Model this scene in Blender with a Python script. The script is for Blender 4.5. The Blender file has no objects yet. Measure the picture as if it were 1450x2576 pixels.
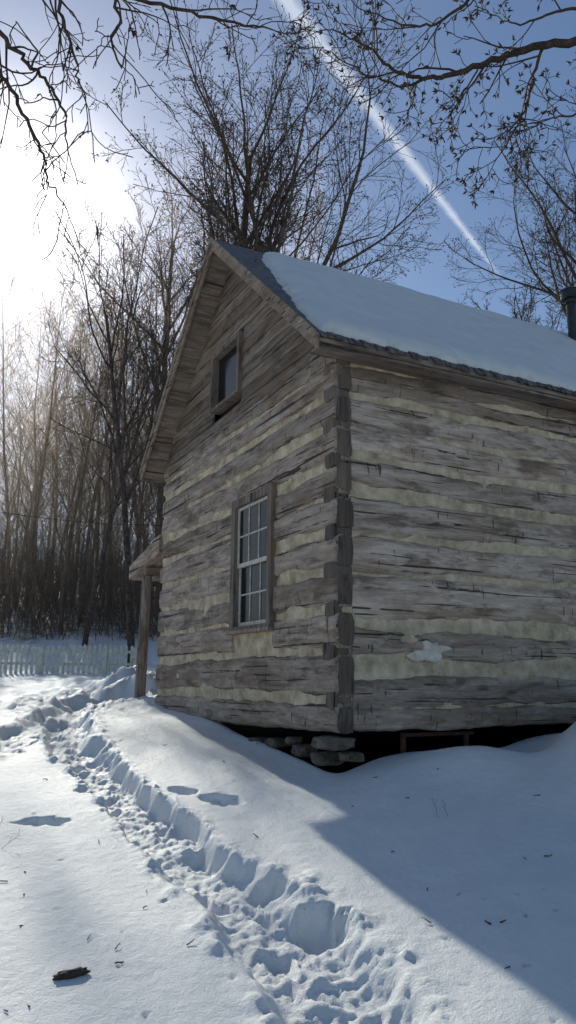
import bpy, bmesh, math, random
import numpy as np
from mathutils import Vector, Matrix
rnd=random.Random(7)
sc=bpy.context.scene
# ------------------------------------------------------------------ camera
FPX=1948.47; PIT=0.2125; ROL=0.0073; CAMZ=1.6
Fv=np.array([0,math.cos(PIT),math.sin(PIT)]); Uv0=np.array([0,-math.sin(PIT),math.cos(PIT)]); Rv0=np.array([1.,0,0])
Rv=Rv0*math.cos(ROL)+Uv0*math.sin(ROL); Uv=Uv0*math.cos(ROL)-Rv0*math.sin(ROL)
C0=np.array([0,0,CAMZ])
def ray(px,py): return Fv+Rv*(px-725)/FPX+Uv*(1288-py)/FPX
cd=bpy.data.cameras.new("camera"); cam=bpy.data.objects.new("camera",cd); sc.collection.objects.link(cam)
cd.sensor_fit='VERTICAL'; cd.sensor_height=36; cd.sensor_width=36*576/1024; cd.lens=FPX/2576*36
cd.clip_start=0.05; cd.clip_end=8000
cam.matrix_world=Matrix(((Rv[0],Uv[0],-Fv[0],0),(Rv[1],Uv[1],-Fv[1],0),(Rv[2],Uv[2],-Fv[2],CAMZ),(0,0,0,1)))
sc.camera=cam
sc.view_settings.view_transform='Standard'; sc.view_settings.look='None'; sc.view_settings.exposure=0
# ------------------------------------------------------------------ noise
def _h(ix,iy,iz,seed):
    n=(ix*374761393+iy*668265263+iz*2147483647+seed*974634777)&0xffffffff
    n=((n^(n>>13))*1274126177)&0xffffffff
    n=((n^(n>>16))*2246822519)&0xffffffff
    return ((n^(n>>15))&0xffffff)/float(0x7fffff)-1.0
def vn(x,y=0,z=0,seed=0):
    x,y,z=np.broadcast_arrays(np.asarray(x,float),np.asarray(y,float),np.asarray(z,float))
    flat=not np.any(z)
    fx,fy,fz=np.floor(x),np.floor(y),np.floor(z)
    ix,iy,iz=fx.astype(np.int64),fy.astype(np.int64),fz.astype(np.int64)
    u,v,w=x-fx,y-fy,z-fz
    u=u*u*(3-2*u); v=v*v*(3-2*v); w=w*w*(3-2*w)
    def c(a,b,d): return _h(ix+a,iy+b,iz+d,seed)
    x00=c(0,0,0)*(1-u)+c(1,0,0)*u; x10=c(0,1,0)*(1-u)+c(1,1,0)*u
    if flat: return x00*(1-v)+x10*v
    x01=c(0,0,1)*(1-u)+c(1,0,1)*u; x11=c(0,1,1)*(1-u)+c(1,1,1)*u
    return (x00*(1-v)+x10*v)*(1-w)+(x01*(1-v)+x11*v)*w
def fbm(x,y=0,z=0,seed=0,o=4,rot=False):
    s=0;a=1.;t=0; x=np.asarray(x,float); y=np.asarray(y,float)
    for i in range(o):
        if rot: x,y=x*.8-y*.6+3.1,x*.6+y*.8+1.7
        f=2.03**i
        s=s+a*vn(x*f,y*f,np.asarray(z)*f,seed+i*17); t+=a; a*=.5
    return s/t
def sstep(a,b,x):
    t=np.clip((x-a)/(b-a),0,1); return t*t*(3-2*t)
# ------------------------------------------------------------------ object helpers
def mk(name,V,F,mat=None,parent=None,smooth=False,recalc=False,attrs=None,label=None,cat=None,kind=None,group=None):
    me=bpy.data.meshes.new(name)
    me.from_pydata([tuple(map(float,v)) for v in V] if not isinstance(V,np.ndarray) else V.tolist(),[],F if not isinstance(F,np.ndarray) else F.tolist())
    if recalc:
        bm=bmesh.new(); bm.from_mesh(me); bmesh.ops.recalc_face_normals(bm,faces=bm.faces); bm.to_mesh(me); bm.free()
    if attrs:
        for k,a in attrs.items():
            at=me.attributes.new(k,'FLOAT','POINT'); at.data.foreach_set('value',np.asarray(a,dtype=np.float32))
    if smooth: me.polygons.foreach_set('use_smooth',[True]*len(me.polygons))
    if mat: me.materials.append(mat)
    me.update()
    ob=bpy.data.objects.new(name,me); sc.collection.objects.link(ob)
    if parent: ob.parent=parent
    if label: ob["label"]=label
    if cat: ob["category"]=cat
    if kind: ob["kind"]=kind
    if group: ob["group"]=group
    return ob
def empty(name,loc=(0,0,0),rotz=0,label=None,cat=None,group=None,parent=None):
    e=bpy.data.objects.new(name,None); sc.collection.objects.link(e); e.location=loc; e.rotation_euler=(0,0,rotz)
    e.empty_display_size=.2
    if parent: e.parent=parent
    if label: e["label"]=label
    if cat: e["category"]=cat
    if group: e["group"]=group
    return e
class MB:
    def __init__(s): s.V=[];s.F=[];s.T=[];s.E=[]
    def add(s,V,F,tone=0.,edge=None):
        o=len(s.V); s.V+= [tuple(map(float,v)) for v in V]; s.F+=[tuple(i+o for i in f) for f in F]; s.T+=[tone]*len(V)
        s.E+= list(edge) if edge is not None else [0.]*len(V)
    def box(s,a,b,tone=0.,j=0.):
        x0,y0,z0=a;x1,y1,z1=b
        V=[(x,y,z) for z in (z0,z1) for y in (y0,y1) for x in (x0,x1)]
        if j: V=[tuple(c+rnd.uniform(-j,j) for c in v) for v in V]
        s.add(V,[(0,2,3,1),(4,5,7,6),(0,1,5,4),(2,6,7,3),(0,4,6,2),(1,3,7,5)],tone)
    def hexa(s,V,tone=0.):
        s.add(V,[(0,2,3,1),(4,5,7,6),(0,1,5,4),(2,6,7,3),(0,4,6,2),(1,3,7,5)],tone)
    def obj(s,name,mat,parent=None,**k):
        return mk(name,s.V,s.F,mat,parent,recalc=True,attrs={'tone':s.T,'edge':s.E},**k)
# ------------------------------------------------------------------ materials
def newmat(name):
    m=bpy.data.materials.new(name); m.use_nodes=True
    nt=m.node_tree; nt.nodes.clear()
    out=nt.nodes.new('ShaderNodeOutputMaterial'); b=nt.nodes.new('ShaderNodeBsdfPrincipled')
    nt.links.new(b.outputs[0],out.inputs[0]); b.inputs['Specular IOR Level'].default_value=.25
    return m,nt,b
def noise(nt,vec,scale,detail=5,rough=.6,dist=0):
    n=nt.nodes.new('ShaderNodeTexNoise'); n.inputs['Scale'].default_value=scale; n.inputs['Detail'].default_value=detail
    n.inputs['Roughness'].default_value=rough; n.inputs['Distortion'].default_value=dist
    if vec is not None: nt.links.new(vec,n.inputs['Vector'])
    return n.outputs['Fac']
def ramp(nt,fac,stops):
    r=nt.nodes.new('ShaderNodeValToRGB'); nt.links.new(fac,r.inputs[0]); el=r.color_ramp.elements
    while len(el)<len(stops): el.new(.5)
    for e,(p,c) in zip(el,stops):
        e.position=p; e.color=(c,c,c,1) if isinstance(c,(int,float)) else (*c,1)
    return r.outputs[0]
def mixc(nt,fac,a,b,mode='MIX'):
    m=nt.nodes.new('ShaderNodeMix'); m.data_type='RGBA'; m.blend_type=mode
    for i,s in ((0,fac),(6,a),(7,b)):
        if isinstance(s,bpy.types.NodeSocket): nt.links.new(s,m.inputs[i])
        elif i==0: m.inputs[0].default_value=s
        else: m.inputs[i].default_value=(*s,1)
    return m.outputs[2]
def math_(nt,op,a,b=0.,c=None):
    m=nt.nodes.new('ShaderNodeMath'); m.operation=op
    for i,s in enumerate((a,b)+((c,) if c is not None else ())):
        if isinstance(s,bpy.types.NodeSocket): nt.links.new(s,m.inputs[i])
        else: m.inputs[i].default_value=s
    return m.outputs[0]
def mapv(nt,scale,src='Object'):
    tc=nt.nodes.new('ShaderNodeTexCoord'); mp=nt.nodes.new('ShaderNodeMapping'); mp.inputs['Scale'].default_value=scale
    nt.links.new(tc.outputs[src],mp.inputs[0]); return mp.outputs[0]
def bump(nt,b,h,strength,dist):
    bp=nt.nodes.new('ShaderNodeBump'); bp.inputs['Strength'].default_value=strength; bp.inputs['Distance'].default_value=dist
    nt.links.new(h,bp.inputs['Height']); nt.links.new(bp.outputs[0],b.inputs['Normal'])
def wood(name,ax,dark,mid,light,adze=True,brown=(.20,.135,.09),smear=False):
    m,nt,b=newmat(name)
    def S(al,ac):
        v=[ac,ac,ac]; v['xyz'.index(ax)]=al; return tuple(v)
    at=nt.nodes.new('ShaderNodeAttribute'); at.attribute_name='tone'; tone=at.outputs['Fac']
    g=noise(nt,mapv(nt,S(1.3,13)),1,6,.70,.5)
    col=ramp(nt,g,[(.28,dark),(.43,mid),(.58,tuple((a+c)/2 for a,c in zip(mid,light))),(.72,light)])
    stain=ramp(nt,noise(nt,mapv(nt,S(.7,2.2)),1,4,.65,.6),[(.44,0),(.60,1)])
    col=mixc(nt,math_(nt,'MULTIPLY',stain,.6),col,brown)
    st2=ramp(nt,noise(nt,mapv(nt,S(1.4,4.2)),1.3,5,.72),[(.52,0),(.63,1)])
    col=mixc(nt,math_(nt,'MULTIPLY',st2,.65),col,dark)
    if adze:
        st3=ramp(nt,noise(nt,mapv(nt,S(1.6,6)),1.1,4,.65,.4),[(.52,0),(.66,1)])
        col=mixc(nt,math_(nt,'MULTIPLY',st3,.5),col,light)
    crk=ramp(nt,noise(nt,mapv(nt,S(.45,30)),1,2,.5,.4),[(.335,1),(.37,0)])
    col=mixc(nt,math_(nt,'MULTIPLY',crk,.85),col,tuple(c*.2 for c in dark))
    hgt=math_(nt,'SUBTRACT',g,math_(nt,'MULTIPLY',crk,.8))
    if adze:
        a=ramp(nt,noise(nt,mapv(nt,S(24,4)),1,1,.4,.3),[(.29,1),(.335,0)])
        msk=ramp(nt,noise(nt,mapv(nt,S(1.2,3)),1.1,1),[(.47,0),(.54,1)])
        a=math_(nt,'MULTIPLY',a,msk)
        col=mixc(nt,math_(nt,'MULTIPLY',a,.75),col,tuple(c*.3 for c in dark))
    if smear:
        ed=nt.nodes.new('ShaderNodeAttribute'); ed.attribute_name='edge'
        sm=noise(nt,mapv(nt,S(1.8,6)),1,6,.7,.3)
        sm=math_(nt,'ADD',sm,math_(nt,'MULTIPLY',math_(nt,'POWER',ed.outputs['Fac'],4.),.14))
        sm=ramp(nt,sm,[(.655,0),(.69,1)])
        ck=ramp(nt,noise(nt,mapv(nt,(5,5,5)),1,4,.7),[(.3,(.34,.27,.175)),(.7,(.60,.50,.355))])
        col=mixc(nt,math_(nt,'MULTIPLY',sm,.85),col,ck)
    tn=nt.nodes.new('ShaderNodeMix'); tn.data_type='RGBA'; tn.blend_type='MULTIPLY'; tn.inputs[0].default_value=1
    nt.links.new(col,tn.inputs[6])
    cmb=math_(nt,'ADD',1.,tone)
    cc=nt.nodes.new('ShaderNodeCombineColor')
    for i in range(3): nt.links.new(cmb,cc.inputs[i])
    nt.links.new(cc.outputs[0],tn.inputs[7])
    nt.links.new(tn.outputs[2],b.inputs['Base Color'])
    b.inputs['Roughness'].default_value=.85
    bump(nt,b,hgt,.85,.022)
    return m
LD,LM,LL=(.12,.085,.066),(.41,.32,.255),(.74,.62,.51)
m_logy=wood("weathered_log_gable",'y',LD,LM,LL,smear=True,brown=(.26,.175,.115))
m_logx=wood("weathered_log_side",'x',LD,LM,LL,smear=True,brown=(.26,.175,.115))
m_logz=wood("weathered_log_end",'z',(.055,.042,.034),(.15,.12,.10),(.29,.24,.20),adze=False)
m_bdy=wood("gable_board",'y',(.08,.06,.045),(.22,.17,.13),(.42,.34,.27),adze=False)
m_bdz=wood("grey_trim_z",'z',(.075,.057,.045),(.18,.145,.12),(.31,.26,.22),adze=False)
m_bdx=wood("grey_trim_x",'x',(.08,.062,.050),(.21,.17,.14),(.38,.32,.265),adze=False)
def simple(name,c1,c2,scale=8,rough=.8,bs=.4,bd=.01,spec=.25,det=4):
    m,nt,b=newmat(name); v=mapv(nt,(1,1,1)); n=noise(nt,v,scale,det,.65)
    nt.links.new(ramp(nt,n,[(.32,c1),(.66,c2)]),b.inputs['Base Color']); b.inputs['Roughness'].default_value=rough
    b.inputs['Specular IOR Level'].default_value=spec
    if bs: bump(nt,b,n,bs,bd)
    return m
m_chink=simple("lime_chinking",(.30,.235,.15),(.70,.585,.415),4.5,.95,.9,.025,det=6)
m_white=simple("worn_white_paint",(.36,.34,.29),(.66,.63,.56),14,.6,.3,.004)
m_fence=simple("old_fence_paint",(.50,.47,.38),(.78,.75,.64),9,.7,0)
m_stone=simple("field_stone",(.05,.042,.034),(.20,.17,.135),6,.9,1,.03)
m_bark=simple("tree_bark",(.04,.029,.023),(.12,.09,.072),6,.9,0,det=2)
m_barkl=simple("woods_bark",(.085,.058,.04),(.20,.14,.10),3,.9,0,det=2)
m_twig=simple("twig_wood",(.03,.02,.016),(.08,.055,.042),30,.7,0,det=2)
m_metal=simple("black_stovepipe",(.012,.012,.012),(.03,.03,.03),10,.35,.1,.002,.5)
m_dark=simple("dark_interior",(.02,.017,.014),(.05,.04,.035),3,.9,0)
m_board=simple("reddish_board",(.06,.03,.02),(.14,.07,.05),12,.8,.4,.005)
m_sh,nt,b=newmat("roof_shingles")
br=nt.nodes.new('ShaderNodeTexBrick'); br.inputs['Scale'].default_value=1; br.inputs['Brick Width'].default_value=.16; br.inputs['Row Height'].default_value=.14
br.inputs['Mortar Size'].default_value=.008
br.inputs['Color1'].default_value=(.13,.12,.115,1); br.inputs['Color2'].default_value=(.06,.057,.055,1); br.inputs['Mortar'].default_value=(.01,.01,.01,1)
nt.links.new(mapv(nt,(1,1.3,1)),br.inputs['Vector'])
nt.links.new(mixc(nt,.5,br.outputs['Color'],ramp(nt,noise(nt,mapv(nt,(6,6,6)),2),[(.3,(.05,.047,.045)),(.7,(.22,.20,.18))])),b.inputs['Base Color'])
bump(nt,b,br.outputs['Fac'],.8,-.01)
m_glass,nt,b=newmat("window_glass")
b.inputs['Base Color'].default_value=(.018,.018,.018,1); b.inputs['Roughness'].default_value=.12; b.inputs['Specular IOR Level'].default_value=.13
bump(nt,b,noise(nt,mapv(nt,(1,1,1)),5,2),.2,.01)
def snowmat(name,ground=False,tint=1.):
    m,nt,b=newmat(name)
    v=mapv(nt,(1,1,1))
    n1=noise(nt,v,3,3,.6); n2=noise(nt,v,60,4,.8); n4=noise(nt,v,14,2,.6)
    col=ramp(nt,n1,[(.3,(.77*tint,.79*tint,.79*tint)),(.7,(.86*tint,.87*tint,.86*tint))])
    if ground:
        geo=nt.nodes.new('ShaderNodeAttribute'); geo.attribute_name='dirt'
        lit=(.13,.09,.06)
        spk=ramp(nt,noise(nt,v,2.2,5,.7),[(.42,0),(.56,1)])
        col=mixc(nt,math_(nt,'MULTIPLY',geo.outputs['Fac'],spk),col,lit)
        fl=ramp(nt,noise(nt,v,38,2,.6),[(.735,0),(.76,1)])
        col=mixc(nt,math_(nt,'MULTIPLY',fl,.7),col,(.16,.12,.09))
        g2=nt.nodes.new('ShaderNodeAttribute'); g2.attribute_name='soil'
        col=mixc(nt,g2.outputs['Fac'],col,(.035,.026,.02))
    nt.links.new(col,b.inputs['Base Color'])
    b.inputs['Roughness'].default_value=.5; b.inputs['Specular IOR Level'].default_value=.35
    h=math_(nt,'ADD',math_(nt,'MULTIPLY',n2,.9),math_(nt,'MULTIPLY',n4,.8))
    bump(nt,b,h,.75,.016)
    return m
m_snow=snowmat("roof_snow",False,.9); m_gsnow=snowmat("ground_snow",True)
# ------------------------------------------------------------------ cabin frame
CX,CY,CZ,PHI=.5116,8.0766,CAMZ-.5477,.4717
W,RID,OV,SV,ZE=5.8692,7.009,.3645,.2777,4.155
LEN=9.0; SL=(RID-ZE)/(W/2+SV)
gdir=np.array([-math.sin(PHI),math.cos(PHI)]); rdir=np.array([math.cos(PHI),math.sin(PHI)])
def tolocal(x,y):
    dx,dy=x-CX,y-CY
    return dx*rdir[0]+dy*rdir[1], dx*gdir[0]+dy*gdir[1]
def on_gable(px,py,r=0):
    d=ray(px,py); rr0,_=tolocal(0,0); k=(r-rr0)/(d[0]*rdir[0]+d[1]*rdir[1])
    p=C0+d*k; _,t=tolocal(p[0],p[1]); return t,p[2]-CZ
def on_side(px,py,t=0):
    d=ray(px,py); _,t0=tolocal(0,0); k=(t-t0)/(d[0]*gdir[0]+d[1]*gdir[1])
    p=C0+d*k; r,_=tolocal(p[0],p[1]); return r,p[2]-CZ
# ------------------------------------------------------------------ ground
YK=[-60,-5,0,4,6,8,10,13,16,20,24,27,30,33,40,60,100,300,3000]
ZK=[-2,-.9,-.5,.04,.41,.74,.98,1.15,1.30,1.50,1.71,2.05,2.8,3.5,5,8,12,18,20]
def base(x,y):
    yy=np.asarray(y,float); z=0
    for o in (-.6,-.3,0,.3,.6): z=z+np.interp(yy+o,YK,ZK)/5
    return z
def macro(x,y):
    x=np.asarray(x,float); y=np.asarray(y,float)
    z=base(x,y)+.09*sstep(.5,1.5,x)*(1-sstep(4.3,6.2,y))
    r,t=tolocal(x,y)
    z=z-.16*np.exp(-((r+.15)/.55)**2)*(1-sstep(2.2,3.8,t))*sstep(-1.0,.2,t)
    def G(cx,cy,sx,sy,a): return a*np.exp(-((x-cx)/sx)**2-((y-cy)/sy)**2)
    z=z+G(1.75,7.95,.75,.55,.20)+G(4.1,7.6,1.25,1.2,1.36)-G(2.5,8.5,.35,.7,.20)
    z=z+G(-3.0,16.2,.9,.8,.45)+G(-2.65,15.0,.4,.5,.42)+G(-4.6,17.8,.9,.7,.22)+G(-2.0,13.9,.5,.5,.14)
    ins=sstep(.12,.55,t)*sstep(.05,.35,r)*(1-sstep(5.3,5.7,t))*(1-sstep(LEN-.5,LEN,r))
    z=z*(1-ins)+(.38)*ins
    return z
def gpt(px,py,hf=macro):
    d=ray(px,py); k=1.0
    lo=1.0
    while k<80:
        p=C0+d*k
        if p[2]<hf(p[0],p[1]): break
        lo=k; k+=.1
    a,b_=lo,k
    for _ in range(20):
        mid=(a+b_)/2; p=C0+d*mid
        if p[2]<hf(p[0],p[1]): b_=mid
        else: a=mid
    return C0+d*b_
def seg_dist(x,y,P,Wd):
    best=np.full(x.shape,9.); bw=np.full(x.shape,.2)
    for (a,wa),(b_,wb) in zip(zip(P[:-1],Wd[:-1]),zip(P[1:],Wd[1:])):
        dx,dy=b_[0]-a[0],b_[1]-a[1]; L2=dx*dx+dy*dy
        u=np.clip(((x-a[0])*dx+(y-a[1])*dy)/L2,0,1)
        d=np.hypot(x-a[0]-u*dx,y-a[1]-u*dy)
        w=wa+(wb-wa)*u; k=d<best
        best=np.where(k,d,best); bw=np.where(k,w,bw)
    return best,bw
PATH=[gpt(*p)[:2] for p in [(330,1735),(220,1765),(165,1800),(175,1865),(255,1945),(345,2010),(430,2090),(520,2165),(640,2260),(750,2370),(830,2470),(880,2570),(930,2800)]]
PW=[.40,.40,.34,.29,.27,.26,.27,.29,.34,.37,.36,.34,.34]
PATH2=[gpt(*p)[:2] for p in [(165,1800),(95,1825),(30,1865),(-80,1900),(-250,1960)]]
PW2=[.36,.36,.34,.34,.34]
FOOT=[(105,2062,.24,.10,.10,.1),(560,2012,.22,.12,.13,-.35),(800,2310,.21,.15,.17,-.4),(215,1985,.07,.12,.08,0),(690,2215,.17,.10,.10,-.5),(460,1990,.16,.08,.10,-.4)]
FT=[(gpt(a,b_)[:2],sx,sy,dp,an) for a,b_,sx,sy,dp,an in FOOT]
STEPS=[]; fr=random.Random(77)
def along(P,step,spread,lst):
    P=[np.array(p) for p in P]
    for a,b_ in zip(P[:-1],P[1:]):
        L=np.linalg.norm(b_-a); n=max(1,int(L/step))
        dv=(b_-a)/L; pr_=np.array([-dv[1],dv[0]])
        for i in range(n):
            c=a+(b_-a)*(i+fr.random())/n+pr_*fr.choice((-1,1))*fr.uniform(.2,1.15)*spread
            lst.append((c,fr.uniform(.11,.18),fr.uniform(.055,.09),fr.uniform(.02,.07),math.atan2(dv[1],dv[0])+fr.uniform(-.6,.6)))
along(PATH[2:],.24,.16,STEPS); along(PATH2,.3,.2,STEPS); along(PATH[:3],.35,.25,STEPS)
PITS=[]
for i in range(46): 
    a_=fr.uniform(-50,1450); b2=1900+700*fr.random(); 
    if a_>600 and b2<2200 : continue
    c=gpt(a_,b2)[:2]; PITS.append((c,fr.uniform(.010,.035),fr.uniform(.008,.02),fr.uniform(.006,.022),fr.uniform(0,3)))
def stamp(z,x,y,lst,warp,rim):
    for c,sx,sy,dp,an in lst:
        R_=max(sx,sy)*1.6
        j0,j1=np.searchsorted(ys,c[1]-R_),np.searchsorted(ys,c[1]+R_); i0,i1=np.searchsorted(xs,c[0]-R_),np.searchsorted(xs,c[0]+R_)
        if j1-j0<2 or i1-i0<2: continue
        sl_=(slice(j0,j1),slice(i0,i1)); X_,Y_=x[sl_],y[sl_]
        ca,sa=math.cos(an),math.sin(an); dx=X_-c[0]+warp*fbm(X_*13,Y_*13,seed=4,o=3,rot=True); dy=Y_-c[1]+warp*fbm(X_*13,Y_*13,seed=6,o=3,rot=True)
        q=np.sqrt(((dx*ca+dy*sa)/sx)**2+((-dx*sa+dy*ca)/sy)**2)
        z[sl_]=z[sl_]-dp*(1-sstep(.45,1.08,q))+rim*np.exp(-((q-1.2)/.18)**2)
    return z
def ground(x,y):
    x=np.asarray(x,float); y=np.asarray(y,float)
    z=macro(x,y)
    near=1-sstep(14,30,y)
    z=z+.05*fbm(x*.35,y*.35,seed=3,rot=True)+near*(.013*fbm(x*1.1,y*1.1,seed=5,rot=True)+.005*fbm(x*6,y*6,seed=9,o=3,rot=True)+.0022*fbm(x*24,y*24,seed=10,o=2,rot=True))
    for P,Wd,sd_,dep in ((PATH,PW,0,.165),(PATH2,PW2,50,.14)):
        wx=x+.13*fbm(x*2.0,y*2.0,seed=21+sd_,o=5,rot=True); wy=y+.13*fbm(x*2.0,y*2.0,seed=31+sd_,o=5,rot=True)
        d,w=seg_dist(wx,wy,P,Wd)
        so=.26+.42*sstep(-.4,.5,fbm(x*1.6,y*1.6,seed=37+sd_,o=2,rot=True))
        m=1-sstep(1.0-so,1.05+so*.2,d/w)
        rub=.05*fbm(x*3.4,y*3.4,seed=41+sd_,o=3,rot=True)+.045*np.abs(fbm(x*9,y*9,seed=44+sd_,o=4,rot=True))+.012*fbm(x*26,y*26,seed=45,o=2,rot=True)
        z=z-m*dep+np.sqrt(m)*rub
        rim=np.exp(-((d/w-1.05)/.30)**2)
        z=z+rim*(.075*np.clip(fbm(x*7,y*7,seed=51+sd_,o=4,rot=True),0,1)+.006+.02*fbm(x*12,y*12,seed=53,o=3,rot=True))
    z=np.array(z,dtype=float)
    if z.ndim==2: z=stamp(z,x,y,STEPS,.035,.010); z=stamp(z,x,y,FT,.06,.0); z=stamp(z,x,y,PITS,.012,.001)
    cl=np.exp(-((x+3.4)/1.5)**2-((y-15.8)/2.2)**2)
    z=z+cl*.16*np.clip(fbm(x*3.3,y*3.3,seed=71,o=4,rot=True)*2,-.2,1)
    cl=np.exp(-((x+4.4)/1.8)**2-((y-12.8)/1.6)**2)
    z=z+cl*.14*np.clip(fbm(x*4,y*4,seed=77,o=4,rot=True)*2-.2,0,1)
    return z
def axis(fine0,fine1,st,lo,hi,g):
    a=list(np.arange(fine0,fine1+1e-6,st))
    s=st; v=a[0]; L=[]
    while v>lo: s=s*g; v-=s; L.append(v)
    s=st; v=a[-1]; R_=[]
    while v<hi: s=s*g; v+=s; R_.append(v)
    return np.array(L[::-1]+a+R_)
xs=axis(-3.0,2.2,.016,-900,900,1.035)
ya=np.arange(3.4,8.2,.016); yb=[]; v=ya[-1]; s=.016
while v<3000: s=min(s*1.02,.10) if v<30 else s*1.09; v+=s; yb.append(v)
yf=[]; v=3.4; s=.02
while v>-60: s*=1.15; v-=s; yf.append(v)
ys=np.array(yf[::-1]+list(ya)+yb)
X,Y=np.meshgrid(xs,ys); Zg=ground(X,Y)
nx,ny=len(xs),len(ys)
def gz(x,y):
    i=min(max(int(np.searchsorted(xs,x))-1,0),nx-2); j=min(max(int(np.searchsorted(ys,y))-1,0),ny-2)
    u=(x-xs[i])/(xs[i+1]-xs[i]); v=(y-ys[j])/(ys[j+1]-ys[j])
    return float((Zg[j,i]*(1-u)+Zg[j,i+1]*u)*(1-v)+(Zg[j+1,i]*(1-u)+Zg[j+1,i+1]*u)*v)
V=np.stack([X.ravel(),Y.ravel(),Zg.ravel()],1)
idx=np.arange(nx*ny).reshape(ny,nx)
Fq=np.stack([idx[:-1,:-1].ravel(),idx[:-1,1:].ravel(),idx[1:,1:].ravel(),idx[1:,:-1].ravel()],1)
dirt=sstep(30,33,Y+2*vn(X*.5,Y*.5,seed=2)).ravel()*.9
rl,tl=tolocal(X,Y)
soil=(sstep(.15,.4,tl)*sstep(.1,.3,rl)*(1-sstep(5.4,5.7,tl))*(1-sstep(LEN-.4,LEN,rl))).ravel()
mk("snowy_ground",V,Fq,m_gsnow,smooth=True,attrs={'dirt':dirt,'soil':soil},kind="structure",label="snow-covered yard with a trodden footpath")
# ------------------------------------------------------------------ cabin
cabin=empty("log_cabin",(CX,CY,CZ),PHI,label="old hewn-log cabin with snow-covered gable roof",cat="cabin")
def logmesh(mb,s0,s1,z0,z1,seed,axis_,D=.040,wob=.03,tone=0.):
    n=max(4,int((s1-s0)/.035)); S=np.linspace(s0,s1,n+1)
    K=11; vv=np.linspace(-1,1,K)
    def edge(sd_): return wob*(1.3*fbm(S*.5,seed=sd_,o=3)+.30*vn(S*2.3,seed=sd_+1))+.013*fbm(S*7,seed=sd_+5,o=3)-wob*1.0*np.clip(vn(S*.9,seed=sd_+7)-.45,0,1)
    sg=wob*1.0*fbm(S*.35,seed=seed+400,o=2)
    top=z1+edge(seed)+sg; bot=z0-edge(seed+200)+sg
    bot=np.minimum(bot,top-.06)
    Vs=[];Fs=[];E=[]
    for k,v in enumerate(vv):
        z=bot+(top-bot)*(v+1)/2
        d=D*(1-abs(v)**5*.75)+.022*fbm(S*1.1,z*5,seed=seed+9,o=3)+.008*fbm(S*9,z*22,seed=seed+11,o=2)
        if k in (0,K-1): d=np.full_like(S,-.01)+.01*vn(S*4,seed=seed)
        Vs.append(np.stack([S,d,z],1)); E+=[abs(v)]*len(S)
    for z_ in (top,bot): Vs.append(np.stack([S,np.full_like(S,-.16),z_],1)); E+=[1]*len(S)
    A=np.concatenate(Vs,0); R_=K+2; m=n+1
    if axis_=='y': P=np.stack([-A[:,1],A[:,0],A[:,2]],1)
    else: P=np.stack([A[:,0],-A[:,1],A[:,2]],1)
    for k in range(R_):
        k2=(k+1)%R_
        for i in range(n): Fs.append((k*m+i,k*m+i+1,k2*m+i+1,k2*m+i))
    Fs.append(tuple(k*m for k in range(R_))); Fs.append(tuple(k*m+n for k in reversed(range(R_))))
    mb.add(P,Fs,tone,E)
side=[(0,.24),(.265,.56),(.78,1.07),(1.20,1.66),(1.69,2.07),(2.12,2.50),(2.62,2.92),(2.97,3.29),(3.32,3.63),(3.68,3.87),(3.89,4.05),(4.07,4.24)]
gab=[(0,.29),(.375,.80),(.87,1.24),(1.29,1.64),(1.70,2.06),(2.11,2.46),(2.53,2.85),(2.90,3.25),(3.30,3.62),(3.66,3.94),(3.96,4.20)]
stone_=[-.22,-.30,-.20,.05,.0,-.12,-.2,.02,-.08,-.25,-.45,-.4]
WT0,WT1,WZ0,WZ1=1.42,2.67,1.16,2.93
mbs=MB()
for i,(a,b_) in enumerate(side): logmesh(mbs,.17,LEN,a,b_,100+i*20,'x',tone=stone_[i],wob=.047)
so=mbs.obj("side_log_wall",m_logx,cabin,label="long wall of wide hewn logs")
mbg=MB()
for i,(a,b_) in enumerate(gab):
    tn=rnd.uniform(-.36,-.05)
    if b_>WZ0+.05 and a<WZ1-.05:
        logmesh(mbg,-.035,WT0+.02,a,b_,500+i*20,'y',tone=tn,wob=.042); logmesh(mbg,WT1-.02,W+.02,a,b_,900+i*20,'y',tone=tn,wob=.042)
    else: logmesh(mbg,-.035,W+.02,a,b_,500+i*20,'y',tone=tn,wob=.042 if i else .025)
go=mbg.obj("gable_log_wall",m_logy,cabin,label="gable end wall of hewn logs")
for o in (so,go): o.data.polygons.foreach_set('use_smooth',[True]*len(o.data.polygons))
mb=MB(); mb.box((0,W-.2,0),(LEN,W,4.2)); mb.obj("rear_side_log_wall",m_logx,cabin)
mb=MB(); mb.box((LEN-.2,.22,0),(LEN,W-.22,4.2)); mb.obj("rear_gable_log_wall",m_logy,cabin)
mb=MB()
def blk(x0,x1,y0,y1,z0,z1,tone):
    bm=bmesh.new(); bmesh.ops.create_cube(bm,size=1); bmesh.ops.subdivide_edges(bm,edges=bm.edges,cuts=3,use_grid_fill=True)
    Vb=[];sd_=rnd.randint(0,9999)
    for v in bm.verts:
        p=np.array([x0+(v.co.x+.5)*(x1-x0),y0+(v.co.y+.5)*(y1-y0),z0+(v.co.z+.5)*(z1-z0)])
        rr=1-.06*(abs(v.co.x*2)**4+abs(v.co.z*2)**4)
        c=np.array([(x0+x1)/2,(y0+y1)/2,(z0+z1)/2]); p=c+(p-c)*rr
        p+=.018*np.array([vn(*(p*9),seed=sd_),vn(*(p*9),seed=sd_+1),vn(*(p*9),seed=sd_+2)])
        Vb.append(p)
    mb.add(Vb,[[v.index for v in f.verts] for f in bm.faces],tone); bm.free()
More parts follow.
